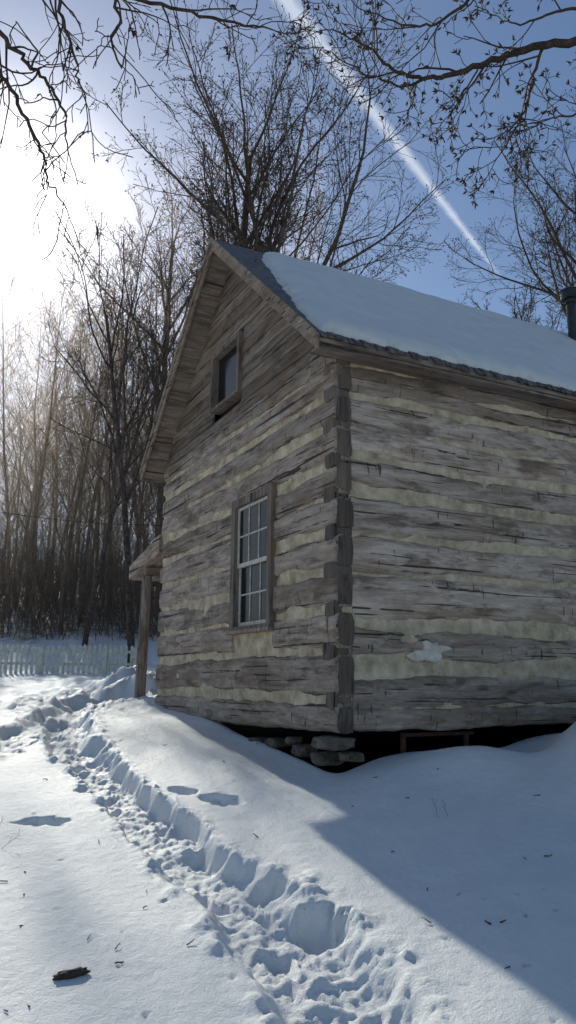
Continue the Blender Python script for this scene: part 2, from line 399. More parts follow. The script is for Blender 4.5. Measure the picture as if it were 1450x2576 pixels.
for i in range(len(gab)):
    a,b_=gab[i]
    blk(-.01,.18+rnd.uniform(-.02,.03),-.055,.14,a+.01,b_-.01,rnd.uniform(-.5,-.1))
    if i+1<len(gab):
        c=gab[i+1][0]; blk(-.055,.165+rnd.uniform(-.02,.03),-.03,.14+rnd.uniform(0,.08),b_-.06,c+.06,rnd.uniform(-.5,.0))
cn=mb.obj("corner_log_ends",m_logz,cabin,label="dark notched log ends stacked at the corner")
def chink(name,axis_,s0,s1,z0,z1,hole=None,sd_=0):
    st=.05; S=np.arange(s0,s1+st,st); Z=np.arange(z0,z1+.001,.03)
    SS,ZZ=np.meshgrid(S,Z); D=.008+.034*fbm(SS*2.5,ZZ*5,seed=sd_,rot=True)+.012*fbm(SS*14,ZZ*20,seed=sd_+3,rot=True)
    if axis_=='y': P=np.stack([-D.ravel(),SS.ravel(),ZZ.ravel()],1)
    else: P=np.stack([SS.ravel(),-D.ravel(),ZZ.ravel()],1)
    m=len(S); F=[]
    for j in range(len(Z)-1):
        for i in range(m-1):
            if hole and hole[0]<(S[i]+S[i+1])/2<hole[1] and hole[2]<(Z[j]+Z[j+1])/2<hole[3]: continue
            F.append((j*m+i,j*m+i+1,(j+1)*m+i+1,(j+1)*m+i))
    return mk(name,P,F,m_chink,cabin,smooth=True,label="tan lime chinking between logs")
chink("gable_chinking",'y',.05,W-.05,.12,4.15,(WT0+.04,WT1-.04,WZ0+.03,WZ1-.03),200)
chink("side_chinking",'x',.05,LEN-.05,.12,4.15,None,300)
# gable boards
mb=MB(); z=4.20; i=0
ut0,uz0=on_gable(612,992); ut1,uz1=on_gable(540,1036); _,uzt=on_gable(612,836); _,uzt2=on_gable(540,905)
UT0,UT1=ut0,ut1; UZ0=(uz0+uz1)/2; UZ1=(uzt+uzt2)/2
while z<6.85:
    hgt=rnd.uniform(.17,.25)
    tL=max(0,(z-4.22)/SL); tR=W-tL
    def bd(t0,t1,tn):
        n=max(2,int((t1-t0)/.15)); T=np.linspace(t0,t1,n+1); Vv=[];Fv_=[]
        wb=.012*vn(T*2,seed=i*7)+.005*vn(T*9,seed=i*7+1)
        for k in range(n+1):
            zb=z-.025+wb[k]; zt=z+hgt
            wv=.010*float(vn(T[k]*1.3,seed=i*3))
            Vv+= [(-.040+wv,T[k],zb),(-.008+wv,T[k],zt),(.02,T[k],zt),(.0,T[k],zb)]
        for k in range(n):
            for c in range(4): a=k*4+c; b2=k*4+(c+1)%4; Fv_.append((a,b2,b2+4,a+4))
        Fv_+=[(0,1,2,3),tuple(n*4+c for c in (3,2,1,0))]
        mb.add(Vv,Fv_,tn)
    tn=rnd.uniform(-.35,.15)
    if z+hgt>UZ0+.02 and z<UZ1-.02:
        bd(tL,UT0,tn); bd(UT1,tR,tn-.05)
    else: bd(tL,tR,tn)
    z+=hgt; i+=1
mb.obj("gable_siding",m_bdy,cabin,label="dark lapped gable boards under the eaves")
mk("gable_backing",[(.12,0,4.1),(.12,W,4.1),(.12,W/2,4.15+SL*W/2+.05)],[(0,1,2)],m_dark,cabin)
mk("rear_gable_boards",[(LEN-.03,0,4.1),(LEN-.03,W,4.1),(LEN-.03,W/2,4.15+SL*W/2+.05)],[(0,1,2)],m_bdy,cabin)
def box_obj(name,mat,boxes,parent,**k):
    m_=MB()
    for bx in boxes: m_.box(*bx)
    o=m_.obj(name,mat,parent,**k)
    bv=o.modifiers.new("b",'BEVEL'); bv.width=.004; bv.segments=2
    return o
def window(parent,t0,t1,z0,z1,sash=True):
    w=empty("window",(0,0,0),0,parent=parent)
    fw=.115 if sash else .07
    P0=-.085
    box_obj("frame",m_bdz,[((P0,t0,z0),(.10,t0+fw,z1)),((P0,t1-fw,z0),(.10,t1,z1)),((P0+.003,t0+fw,z1-fw),(.10,t1-fw,z1)),((P0+.004,t0+fw,z0+.0),(.10,t1-fw,z0+.05))],w)
    if sash:
        box_obj("sill",m_bdz,[((-.13,t0-.03,z0-.045),(.06,t1+.05,z0-.002),.6)],w,label="pale weathered window sill")
        a,b_=t0+fw+.002,t1-fw-.002; c,d=z0+.052,z1-fw-.002; zm=(c+d)/2
        for (q0,q1,xf) in ((c,zm+.02,-.005),(zm-.02,d,-.035)):
            bx=[]; st=.045; xb=xf+.03
            bx+=[((xf,a,q0),(xb,a+st,q1)),((xf,b_-st,q0),(xb,b_,q1)),((xf+.001,a+st,q0),(xb,b_-st,q0+.055)),((xf+.001,a+st,q1-.04),(xb,b_-st,q1))]
            A,B,Cc,Dd=a+st,b_-st,q0+.055,q1-.04
            for k in (1,2): y_=A+(B-A)*k/3; bx.append(((xf+.004,y_-.011,Cc),(xb-.004,y_+.011,Dd)))
            y_=(Cc+Dd)/2; bx.append(((xf+.006,A,y_-.011),(xb-.006,B,y_+.011)))
            box_obj("sash",m_white,bx,w,label="white sash with six panes")
            mk("glass",[(xf+.016,A,Cc),(xf+.016,B,Cc),(xf+.016,B,Dd),(xf+.016,A,Dd)],[(0,3,2,1)],m_glass,w)
    else:
        mk("glass",[(.03,t0+fw,z0+.05),(.03,t1-fw,z0+.05),(.03,t1-fw,z1-fw),(.03,t0+fw,z1-fw)],[(0,3,2,1)],m_glass,w)
        box_obj("sash",m_white,[((-.02,t0+fw,z0+.05),(.0,t0+fw+.02,z1-fw))],w)  # lone pale strip paints the sunlit line at the pane's near side
window(cabin,WT0,WT1,WZ0,WZ1)
window(cabin,UT0,UT1,UZ0,UZ1,False)
def zr(t): return ZE+SL*(min(t,W-t)+SV)
TH=.10
mb=MB()
for sgn in (0,1):
    e=-SV; m_=W/2
    f=(lambda t:t) if sgn==0 else (lambda t:W-t)
    mb.hexa([(-OV,f(e),ZE-TH),(LEN+OV,f(e),ZE-TH),(-OV,f(m_),RID-TH),(LEN+OV,f(m_),RID-TH),(-OV,f(e),ZE),(LEN+OV,f(e),ZE),(-OV,f(m_),RID),(LEN+OV,f(m_),RID)])
roof=mb.obj("roof",m_sh,cabin,label="dark shingled gable roof")
mb=MB()
for sgn in (0,1):
    f=(lambda t:t) if sgn==0 else (lambda t:W-t)
    for k in range(14):
        a=-SV+(W/2+SV)*k/14+.004; b_=-SV+(W/2+SV)*(k+1)/14-.004
        mb.hexa([(-OV+.02,f(a),zr(a)-TH-.03),(.05,f(a),zr(a)-TH-.03),(-OV+.02,f(b_),zr(b_)-TH-.03),(.05,f(b_),zr(b_)-TH-.03),
                 (-OV+.02,f(a),zr(a)-TH-.004),(.05,f(a),zr(a)-TH-.004),(-OV+.02,f(b_),zr(b_)-TH-.004),(.05,f(b_),zr(b_)-TH-.004)],rnd.uniform(-.1,.4))
mb.obj("soffit",m_bdx,roof)
mb=MB()
for sgn in (0,1):
    f=(lambda t:t) if sgn==0 else (lambda t:W-t)
    e=-SV-.01; m_=W/2
    for (x0,x1,h0,h1) in ((-OV-.03,-OV+.002,.19,.0),(-OV-.055,-OV-.031,.07,-.025)):
        mb.hexa([(x0,f(e),ZE-h0),(x1,f(e),ZE-h0),(x0,f(m_),RID-h0),(x1,f(m_),RID-h0),(x0,f(e),ZE-h1),(x1,f(e),ZE-h1),(x0,f(m_),RID-h1),(x1,f(m_),RID-h1)],.1)
mb.obj("rake_board",m_bdy,roof,label="grey board edging the gable")
mb=MB(); mb.box((-OV,-SV-.03,ZE-.10),(LEN+OV,-SV-.002,ZE-.02)); mb.box((-OV,W+SV+.002,ZE-.16),(LEN+OV,W+SV+.03,ZE-.02))
mb.box((-OV+.03,-SV,ZE-.13),(LEN,-.02,ZE-.105)); mb.obj("eave_board",m_bdx,roof)
# roof snow, near slope
SLn=math.hypot(W/2+SV,RID-ZE); ct=(W/2+SV)/SLn; st_=(RID-ZE)/SLn
A=np.arange(-OV-.05,LEN+OV,.035); Q=np.arange(-.20,SLn+.03,.03)
AA,QQ=np.meshgrid(A,Q)
left=-.28+ (QQ/SLn)**1.5*.68 +.07*fbm(QQ*3,seed=61)
el=(AA-left)
topd=(SLn-.10-.12*np.exp(-((AA-.8)/1.8)**2)-.07*np.abs(fbm(AA*2.2,seed=62)))-QQ
botd=QQ-(.0+.08*fbm(AA*2.2,seed=63)+.14*np.clip(fbm(AA*5,seed=64,o=3),0,1)+.30*np.exp(-((AA-4.3)/.35)**2)+.12*np.exp(-((AA+.1)/.25)**2))
dd=np.minimum(np.minimum(el,topd*1.3),botd)
thick=.12*np.sqrt(np.clip(1-(1-np.clip(dd/.36,0,1))**2,0,1))*(1+.28*fbm(AA*.8,QQ*.8,seed=66)+.12*fbm(AA*4,QQ*4,seed=67))
off=np.where(dd>0,thick+.004,-.03)
yy=-SV+QQ*ct-off*st_; zz=ZE+QQ*st_+off*ct
idx=np.arange(AA.size).reshape(AA.shape)
keep=(dd[:-1,:-1]>-.03)|(dd[1:,1:]>-.03)|(dd[:-1,1:]>-.03)|(dd[1:,:-1]>-.03)
Fr=np.stack([idx[:-1,:-1][keep],idx[:-1,1:][keep],idx[1:,1:][keep],idx[1:,:-1][keep]],1)
mk("snow_blanket",np.stack([AA.ravel(),yy.ravel(),zz.ravel()],1),Fr,m_snow,roof,smooth=True,label="smooth snow blanket sliding toward the eave")
mb=MB(); a=-OV
while a<LEN+OV:
    w_=rnd.uniform(.05,.11); l=rnd.uniform(.03,.14); dz=rnd.uniform(0,.02)
    y0=-SV+.02; y1=-SV-l*ct
    mb.hexa([(a,y1,ZE-l*st_+.004),(a+w_-.006,y1+.01,ZE-l*st_+.004),(a,y0,ZE+.02*.9),(a+w_-.006,y0,ZE+.018),
             (a,y1,ZE-l*st_+.018+dz),(a+w_-.006,y1+.01,ZE-l*st_+.018+dz),(a,y0,ZE+.034+dz),(a+w_-.006,y0,ZE+.034+dz)],0)
    a+=w_
mb.obj("eave_shingle",m_sh,roof)
def tube(mb,P,R,k=12,cap=True,tone=0.):
    P=[np.array(p,float) for p in P]; n=len(P); Vv=[];Fv_=[]
    for i in range(n):
        d=P[min(i+1,n-1)]-P[max(i-1,0)]; d/=np.linalg.norm(d)+1e-9
        a=np.cross(d,[0,0,1] if abs(d[2])<.9 else [1,0,0]); a/=np.linalg.norm(a); b_=np.cross(d,a)
        for j in range(k):
            an=2*math.pi*j/k; Vv.append(P[i]+R[i]*(math.cos(an)*a+math.sin(an)*b_))
    for i in range(n-1):
        for j in range(k): Fv_.append((i*k+j,i*k+(j+1)%k,(i+1)*k+(j+1)%k,(i+1)*k+j))
    if cap: Fv_+=[tuple(range(k))[::-1],tuple((n-1)*k+j for j in range(k))]
    mb.add(Vv,Fv_,tone)
mb=MB(); zc=zr(2.2)-.1
tube(mb,[(6.25,2.2,zc),(6.25,2.2,zc+1.05)],[.085,.085],20)
tube(mb,[(6.25,2.2,zc+.95),(6.25,2.2,zc+1.02),(6.25,2.2,zc+1.03),(6.25,2.2,zc+1.18),(6.25,2.2,zc+1.19),(6.25,2.2,zc+1.30)],[.11,.11,.17,.17,.19,.03],20)
mb.obj("stovepipe",m_metal,roof,label="black metal stovepipe with rain cap")
def rock(name,c,s,parent,seed,mat=m_stone,**k):
    bm=bmesh.new(); bmesh.ops.create_icosphere(bm,subdivisions=3,radius=1)
    Vv=[]
    for v in bm.verts:
        p=np.array(v.co); q=np.sign(p)*np.abs(p)**.55; q=q*(1+.38*float(fbm(p[0]*1.8,p[1]*1.8,p[2]*1.8,seed=seed,o=3)))
        Vv.append(q*np.array(s)+np.array(c))
    o=mk(name,Vv,[[v.index for v in f.verts] for f in bm.faces],mat,parent,**k); bm.free(); return o
for i,(px_,py_,w_,h_) in enumerate([(838,1868,.20,.065),(770,1888,.15,.065),(700,1868,.15,.05),(655,1862,.14,.04),(825,1908,.17,.07),(885,1903,.13,.05),(740,1862,.10,.04)]):
    if px_<830: t_,z_=on_gable(px_,py_,.14); c=(.14,t_,z_)
    else: r_,z_=on_side(px_,py_,.10); c=(r_,.10,z_)
    rock("foundation_stone",c,(w_*.9,w_*.9,h_),cabin,40+i)
mb=MB(); r0,z0=on_side(1008,1852,.3); r1,_=on_side(1188,1852,.3)
mb.box((r0,.27,-.06),(r1,.31,-.02)); mb.box((r0,.272,-.5),(r0+.05,.308,-.062)); mb.box((r1-.12,.272,-.5),(r1-.07,.308,-.062)); mb.box((r0+.6,.30,-.3),(r1+.7,.34,-.25))
mb.obj("crawlspace_frame",m_board,cabin,label="reddish board frame in the crawlspace")
r_,z_=on_side(1085,1637,-.05)
bm=bmesh.new(); bmesh.ops.create_icosphere(bm,subdivisions=4,radius=1)
Vv=[]
for v in bm.verts:
    p=v.co; a_=math.atan2(p.z,p.x); k=1+.45*float(vn(a_*1.6+9,seed=5))+.25*float(fbm(a_*5,seed=6,o=3))
    Vv.append((r_+p.x*.22*k,-.045+p.y*.028+.006*float(fbm(p.x*4,p.z*4,seed=3)),z_+p.z*.10*k+.03*p.x))
mk("mortar_patch",Vv,[[v.index for v in f.verts] for f in bm.faces],simple("pale_mortar",(.50,.44,.36),(.76,.70,.60),9,.9,.8,.01),cabin,smooth=True,label="pale mortar patch smeared on a log"); bm.free()
# porch
porch=empty("porch",parent=cabin)
mb=MB()
tA,zA=on_gable(405,1348,-.05); tB,zB=on_gable(330,1425,-.05); tC,zC=on_gable(330,1458,-.05); tD,zD=on_gable(405,1392,-.05)
mb.hexa([(-.08,tB,zC),(5,tB,zC),(-.08,W+.03,zD+.02),(5,W+.03,zD+.02),(-.08,tB,zB),(5,tB,zB),(-.08,W+.03,zA+.02),(5,W+.03,zA+.02)],.5)
mb.obj("porch_roof",m_bdy,porch,label="weathered shed roof over the porch")
tp,zp=on_gable(351,1765,.0); tq,zq=on_gable(371,1455,.0)
pm=MB(); tube(pm,[(0,tp,zp-.15),(0.0,tp+(tq-tp)*.5+.01,(zp+zq)/2),(0,tq,zq+.05)],[.10,.094,.088],14,tone=.3)
pm.obj("post",m_bdz,porch,label="round wooden porch post")
pm=MB(); tube(pm,[(4.6,tp,zp-.15),(4.6,tq,zq+.05)],[.09,.08],12); pm.obj("post",m_bdz,porch)
pm=MB(); pm.box((-.05,tq-.09,zC-.02),(4.9,tq+.05,zC+.10)); pm.obj("porch_beam",m_bdx,porch)
# ------------------------------------------------------------------ fence
YF=24.0
def atY(px,py,Y_): d=ray(px,py); p=C0+d*(Y_/d[1]); return p
fx1=atY(348,1680,YF)[0]; fx0=atY(-120,1690,YF)[0]
fence=empty("picket_fence",((fx0+fx1)/2,YF,gz((fx0+fx1)/2,YF)),label="weathered white picket fence standing in snow",cat="fence")
FO=np.array(fence.location)
mb=MB(); x_=fx0
while x_<fx1:
    g=gz(x_,YF); h=.86+.03*math.sin((x_-fx0)*1.9)+rnd.uniform(-.02,.02); w_=.078; ln=rnd.uniform(-.018,.018)
    zb_=g-.08-FO[2]; zt=g+h-FO[2]; a=x_-FO[0]
    prof=[(a,zb_),(a+w_,zb_),(a+w_+ln,zt-.04),(a+w_*.5+ln,zt+.01),(a+ln,zt-.04)]
    Vv=[(p[0],-.035,p[1]) for p in prof]+[(p[0],-.013,p[1]) for p in prof]
    mb.add(Vv,[(0,1,2,3,4),(9,8,7,6,5)]+[(i,(i+1)%5,(i+1)%5+5,i+5) for i in range(5)],0)
    x_+=.158
mb.obj("picket_row",m_fence,fence)
for hh in (.25,.62):
    mb=MB(); n=24
    for i in range(n):
        a=fx0+(fx1-fx0)*i/n; b_=fx0+(fx1-fx0)*(i+1)/n; ga=gz(a,YF)-FO[2]+hh; gb=gz(b_,YF)-FO[2]+hh
        mb.hexa([(a-FO[0],-.011,ga),(b_-FO[0],-.011,gb),(a-FO[0],.03,ga),(b_-FO[0],.03,gb),(a-FO[0],-.011,ga+.08),(b_-FO[0],-.011,gb+.08),(a-FO[0],.03,ga+.08),(b_-FO[0],.03,gb+.08)])
    mb.obj("rail",m_fence,fence)
for pxx in (-60,100,262,340):
    p=atY(pxx,1690,YF); g=gz(p[0],YF)-FO[2]; mb=MB(); mb.box((p[0]-FO[0]-.07,-.06,g-.2),(p[0]-FO[0]+.07,.15,g+.80)); mb.obj("post",m_fence,fence)
# ------------------------------------------------------------------ trees
def nrm(v): return v/(np.linalg.norm(v)+1e-9)
def n3(x,y,z):
    l=math.sqrt(x*x+y*y+z*z)+1e-9; return (x/l,y/l,z/l)
class Tree:
    def __init__(s,seed): s.r=random.Random(seed); s.B=[]; s.tips=[]
    def perp(s,D):
        g=s.r.gauss; x,y,z=g(0,1),g(0,1),g(0,1); k=x*D[0]+y*D[1]+z*D[2]
        return n3(x-D[0]*k,y-D[1]*k,z-D[2]*k)
    def grow(s,P,D,L,R,lev,spec):
        sp=spec[lev]; n=sp['n']; st=L/n; D=n3(*D); P=tuple(P); pts=[P]; rad=[R]; dirs=[D]
        tap=sp.get('tap',.85); w=sp['w']; gq=sp['g']; rm=sp['rm']; U=s.r.uniform
        for i in range(n):
            q=s.perp(D); a=U(0,w)
            D=n3(D[0]+q[0]*a,D[1]+q[1]*a,D[2]+q[2]*a+gq)
            P=(P[0]+D[0]*st,P[1]+D[1]*st,P[2]+D[2]*st); pts.append(P); rad.append(max(rm,R*(1-tap*((i+1)/n)))); dirs.append(D)
        s.B.append((pts,rad,lev))
        if lev+1<len(spec):
            c=spec[lev+1]; nc=c['c']; a0=U(0,6.28); s0=c['s']
            for j in range(nc):
                u=s0+(1-s0)*(j+U(.1,.9))/nc
                f=u*n; i=min(int(f),n-1); f-=i; A=pts[i]; B=pts[i+1]
                q=(A[0]+(B[0]-A[0])*f,A[1]+(B[1]-A[1])*f,A[2]+(B[2]-A[2])*f); d=dirs[i]; rr=rad[i]+(rad[i+1]-rad[i])*f
                a=a0+j*2.4+U(-.5,.5)
                e1=n3(d[1]*.2-d[2]*1,d[2]*.3-d[0]*.2,d[0]*1-d[1]*.3)
                e2=(d[1]*e1[2]-d[2]*e1[1],d[2]*e1[0]-d[0]*e1[2],d[0]*e1[1]-d[1]*e1[0])
                ca,sa=math.cos(a),math.sin(a); an=math.radians(U(*c['a'])); cn_,sn=math.cos(an),math.sin(an)
                nd=tuple(d[k]*cn_+(ca*e1[k]+sa*e2[k])*sn for k in range(3))
                ll=(c['L'] if 'L' in c else L*c['l'])*U(.7,1.2)*(1-c.get('d',.45)*(u-s0)/(1-s0+1e-6))
                s.grow(q,nd,ll,min(rr*.8,max(c['rm'],rr*c.get('rr',.6))),lev+1,spec)
        else: s.tips.append((pts[-1],dirs[-1]))
    def mesh(s,levs,ks):
        Vs=[];Fs=[];o=0; groups={}
        for pts,rad,lev in s.B:
            if lev in levs: groups.setdefault((len(pts),ks[min(lev,len(ks)-1)]),[]).append((pts,rad))
        for (n,k),L in groups.items():
            P=np.array([a for a,_ in L]); R_=np.array([b for _,b in L]); m=len(L)
            d=np.gradient(P,axis=1); d/=np.linalg.norm(d,axis=2)[...,None]+1e-9
            ref=np.where(np.abs(d[:,:1,2:3])<.95,np.array([0,0,1.]),np.array([1.,0,0]))
            ref=np.broadcast_to(ref,d.shape)
            a=np.cross(d,ref); a/=np.linalg.norm(a,axis=2)[...,None]+1e-9; b_=np.cross(d,a)
            an=np.arange(k)*2*math.pi/k
            ring=P[:,:,None,:]+R_[:,:,None,None]*(np.cos(an)[None,None,:,None]*a[:,:,None,:]+np.sin(an)[None,None,:,None]*b_[:,:,None,:])
            Vs.append(ring.reshape(-1,3))
            i=np.arange(n-1)[:,None]*k; j=np.arange(k)[None,:]; j2=(j+1)%k
            f=np.stack([i+j,i+j2,i+k+j2,i+k+j],-1).reshape(-1,4)
            Fs.append((f[None]+(np.arange(m)*n*k)[:,None,None]+o).reshape(-1,4)); o+=m*n*k
        return np.concatenate(Vs),np.concatenate(Fs)
def mkmesh(name,V,F,mat):
    me=bpy.data.meshes.new(name); me.from_pydata(V.tolist(),[],F if isinstance(F,list) else F.tolist()); me.materials.append(mat)
    me.polygons.foreach_set('use_smooth',[True]*len(me.polygons)); me.update(); return me
def bud(V,F,o,p,d,e,s_,wd=.4):
    g=(d[1]*e[2]-d[2]*e[1],d[2]*e[0]-d[0]*e[2],d[0]*e[1]-d[1]*e[0])
    def pt(a,b_,c): return tuple(p[k]+d[k]*a*s_+e[k]*b_*s_+g[k]*c*s_ for k in range(3))
    V+=[pt(0,0,0),pt(.6,wd,0),pt(.6,0,wd),pt(.6,-wd,0),pt(.6,0,-wd),pt(1.5,0,0)]
    F+=[(o,o+2,o+1),(o,o+3,o+2),(o,o+4,o+3),(o,o+1,o+4),(o+5,o+1,o+2),(o+5,o+2,o+3),(o+5,o+3,o+4),(o+5,o+4,o+1)]
def hero_spec(H,s=.5,L=.4,fan=(18,38),c1=9,c2=9,c3=7,c4=5):
    return [dict(n=11,w=.09,g=.03,rm=.02,tap=.6),
      dict(c=c1,s=s,a=fan,L=H*L,n=12,w=.20,g=.055,rm=.02,rr=.62,d=.3,tap=.85),
      dict(c=c2,s=.15,a=(25,52),l=.36,n=7,w=.26,g=.05,rm=.013,rr=.5,d=.45,tap=.8),
      dict(c=c3,s=.12,a=(25,58),l=.42,n=4,w=.3,g=.04,rm=.0085,rr=.5,d=.4,tap=.7),
      dict(c=c4,s=.2,a=(25,58),l=.45,n=2,w=.25,g=.03,rm=.006,rr=.6,d=.4,tap=.5)]
def woods_spec(H):
    return [dict(n=12,w=.07,g=.02,rm=.012,tap=.88),
      dict(c=19,s=.22,a=(22,52),L=H*.28,n=6,w=.2,g=.09,rm=.010,rr=.4,d=.5,tap=.8),
      dict(c=8,s=.2,a=(25,50),l=.42,n=4,w=.25,g=.07,rm=.008,rr=.55,d=.4,tap=.7),
      dict(c=5,s=.2,a=(25,55),l=.5,n=2,w=.2,g=.03,rm=.0065,rr=.6,d=.4,tap=.5)]
def proto(H,R,spec,seed,lean=(0,0),frac=.5,bark=m_bark,budp=.0):
    T=Tree(seed); T.grow((0,0,-.3),(lean[0],lean[1],1),H*frac,R,0,spec)
    V,F=T.mesh((0,),[10]); tm=mkmesh("trunk",V,F,bark)
    V,F=T.mesh(tuple(range(1,9)),[8,6,4,3,3])
    if budp:
        bv=[];bf=[];o=len(V)
        for p,d in T.tips:
            if T.r.random()<budp: bud(bv,bf,o+len(bv),p,d,T.perp(d),.055*T.r.uniform(.6,1.3),.45)
        V=np.concatenate([V,np.array(bv)]); F=F.tolist()+bf
    cm=mkmesh("crown",V,F,bark); return tm,cm
def plant(name,meshes,x,y,rot,s,label,cat="tree",group=None,tilt=0):
    z=float(macro(x,y)); e=empty(name,(x,y,z),rot,label=label,cat=cat,group=group); e.scale=(s,s,s); e.rotation_euler=(tilt,0,rot)
    for nm,me in zip(("trunk","crown"),meshes):
        o=bpy.data.objects.new(nm,me); sc.collection.objects.link(o); o.parent=e
    return e
GB="bare trees behind the cabin"
hA=proto(25,.27,hero_spec(25,.72,.44,(15,52),11,9,8,5),11,frac=.60,budp=.6)
hB=proto(25,.22,hero_spec(25,.50,.30,(14,36),14,8,7,5),23,frac=.72,budp=.4)
hC=proto(22,.13,hero_spec(22,.40,.36,(14,34),11,8,6,4),37,frac=.62,lean=(-.05,0))
hD=proto(20,.16,hero_spec(20,.62,.25,(18,46),12,8,6,4),51,frac=.74)
def hero(px,py,Y_,meshes,rot,s,label):
    q=atY(px,py,Y_); return plant("bare_tree",meshes,q[0],Y_,rot,s,label,group=GB)
hero(740,700,25,hA,.4,1.03,"large bare tree with spreading budded crown")
hero(572,650,26,hB,1.7,1.10,"tall bare tree with upright forking limbs")
hero(470,850,24,hC,2.6,1.08,"slender bare tree leaning over the cabin")
hero(370,900,26,hC,4.9,1.02,"slender bare tree with thin ascending limbs")
hero(250,1000,30,hC,3.1,.85,"bare tree at the edge of the woods")
hero(440,900,33,hB,3.3,1.0,"tall bare tree with upright forking limbs")
hero(680,900,34,hA,5.0,1.08,"large bare tree with spreading budded crown")
hero(880,900,31,hD,2.2,1.0,"small round-crowned bare tree past the roof")
hero(1262,760,33,hD,.3,.95,"small round-crowned bare tree past the roof")
hero(1150,760,36,hD,2.3,.92,"small round-crowned bare tree past the roof")
hero(1345,800,36,hD,4.0,.95,"small round-crowned bare tree past the roof")
hero(1425,860,30,hB,.8,1.10,"tall bare tree with dark ascending limbs")
hero(1520,860,38,hA,1.2,1.15,"tall bare tree with dark ascending limbs")
wp=[proto(19,.105,woods_spec(19),200+i,frac=.86,bark=m_barkl) for i in range(5)]
wr=random.Random(3)
for Yr,n,lo in ((32,3,140),(35,5,60),(39,6,10),(43,8,-20),(48,10,-50),(54,11,-70),(61,12,-80),(69,12,-80)):
    for j in range(n):
        px_=lo+ (470-lo)*(j+wr.uniform(-.1,1.1))/n
        q=atY(px_,1500,Yr+wr.uniform(-2,2))
        plant("woodland_tree",wp[wr.randrange(5)],q[0],q[1],wr.uniform(0,6.28),wr.uniform(.76,1.12),"slim bare woodland tree on the snowy slope",group="bare trees of the wood",tilt=wr.uniform(-.07,.07))
T=Tree(99); br_=random.Random(5)
sp=[dict(n=5,w=.25,g=.05,rm=.006,tap=.7),dict(c=6,s=.25,a=(20,55),l=.5,n=3,w=.3,g=.05,rm=.005,rr=.6,d=.4,tap=.5)]
for i in range(1700):
    Yb=31+18*br_.random()**1.2; q=atY(br_.uniform(-120,480),1560,Yb)
    T.grow((q[0],Yb,float(macro(q[0],Yb))-.1),(br_.uniform(-.4,.4),br_.uniform(-.3,.3),1),br_.uniform(1.0,4.0)*(1+.05*(Yb-31)),br_.uniform(.010,.02),0,sp)
V,F=T.mesh((0,1),[3,3])
mk("undergrowth_thicket",V,F,m_barkl,kind="stuff",label="tangled brown undergrowth at the edge of the wood")
def limb(name,px,depth,rads,seed,label,ntw=10,tl=.5,bud_=.6,droop=.0,den=1.,wig=.38,tr=.008):
    P=[]
    for (x_,y_),dp in zip(px,depth): d_=ray(x_,y_); P.append(C0+d_*dp)
    Q=[];R_=[]
    for i in range(len(P)-1):
        p0,p1,p2,p3=P[max(i-1,0)],P[i],P[i+1],P[min(i+2,len(P)-1)]
        for u in np.linspace(0,1,7)[:-1]:
            Q.append(.5*((2*p1)+(-p0+p2)*u+(2*p0-5*p1+4*p2-p3)*u*u+(-p0+3*p1-3*p2+p3)*u**3)); R_.append(rads[i]+(rads[i+1]-rads[i])*u)
    Q.append(P[-1]); R_.append(rads[-1])
    T=Tree(seed); Q=[q+.006*np.array([T.r.gauss(0,1) for _ in range(3)]) for q in Q]
    T.B.append(([tuple(q) for q in Q],R_,0))
    sp=[dict(n=9,w=wig,g=-droop,rm=.0026,tap=.7),dict(c=max(1,round(4*den)),s=.15,a=(25,60),l=.5,n=5,w=wig,g=-droop*.7,rm=.0024,rr=.65,d=.3,tap=.5),
        dict(c=max(1,round(2.4*den)),s=.3,a=(25,60),l=.45,n=3,w=.3,g=.02,rm=.002,rr=.8,d=.3,tap=.4)]
    L=len(Q)
    for j in range(ntw):
        i=int(2+(L-3)*(j+T.r.random())/ntw); i=min(i,L-2)
        Dd=nrm(Q[i+1]-Q[i]); s_=np.array(T.perp(Dd)); nd=Dd*.65+s_*.75; 
        T.grow(Q[i],nd,tl*T.r.uniform(.5,1.3),min(R_[i]*.6,tr),0,sp)
    T.grow(Q[-1],nrm(Q[-1]-Q[-2]),tl*.6,R_[-1],0,sp)
    V,F=T.mesh((0,1,2),[7,5,4]) ; F=F.tolist()
    if bud_:
        Vb=[];Fb=[]
        for p_,d_ in T.tips:
            if T.r.random()>bud_: continue
            for k in range(5):
                q=T.perp(d_); e=n3(*(d_[i]+q[i]*.75 for i in range(3))); bud(Vb,Fb,len(V)+len(Vb),p_,e,T.perp(e),.024*T.r.uniform(.7,1.2),.22)
        if Vb: V=np.concatenate([V,np.array(Vb)]); F+=Fb
    c=np.array(Q[0]); V=V-c
    o=mk(name,V,F,m_twig,smooth=True,label=label,cat="branch",group="branches hanging over the yard"); o.location=c; return o
LB="dark overhanging branch with seed-pod clusters"
limb("tree_branch",[(1560,95),(1450,105),(1340,118),(1240,150),(1150,185),(1080,195),(1000,180),(940,130),(880,95),(820,70)],[4.6,4.6,4.7,4.8,4.9,5,5,5.1,5.2,5.2],[.028,.026,.023,.020,.017,.014,.011,.009,.006,.004],1,LB,10,.5,.8,.01)
limb("tree_branch",[(1362,118),(1345,200),(1318,280),(1295,330),(1250,400)],[4.7]*5,[.011,.009,.008,.006,.003],2,LB,9,.35,.85,.02)
limb("tree_branch",[(1205,160),(1170,230),(1130,290)],[4.8]*3,[.006,.005,.003],3,LB,3,.28,.85,.0)
limb("tree_branch",[(1560,260),(1450,285),(1390,300),(1330,310)],[4.9]*4,[.009,.007,.005,.003],4,LB,4,.3,.85,.0)
limb("tree_branch",[(1080,195),(1010,215),(930,190),(860,150),(800,120)],[5,5,5.1,5.1,5.2],[.010,.008,.006,.004,.003],5,LB,6,.38,.85,.0)
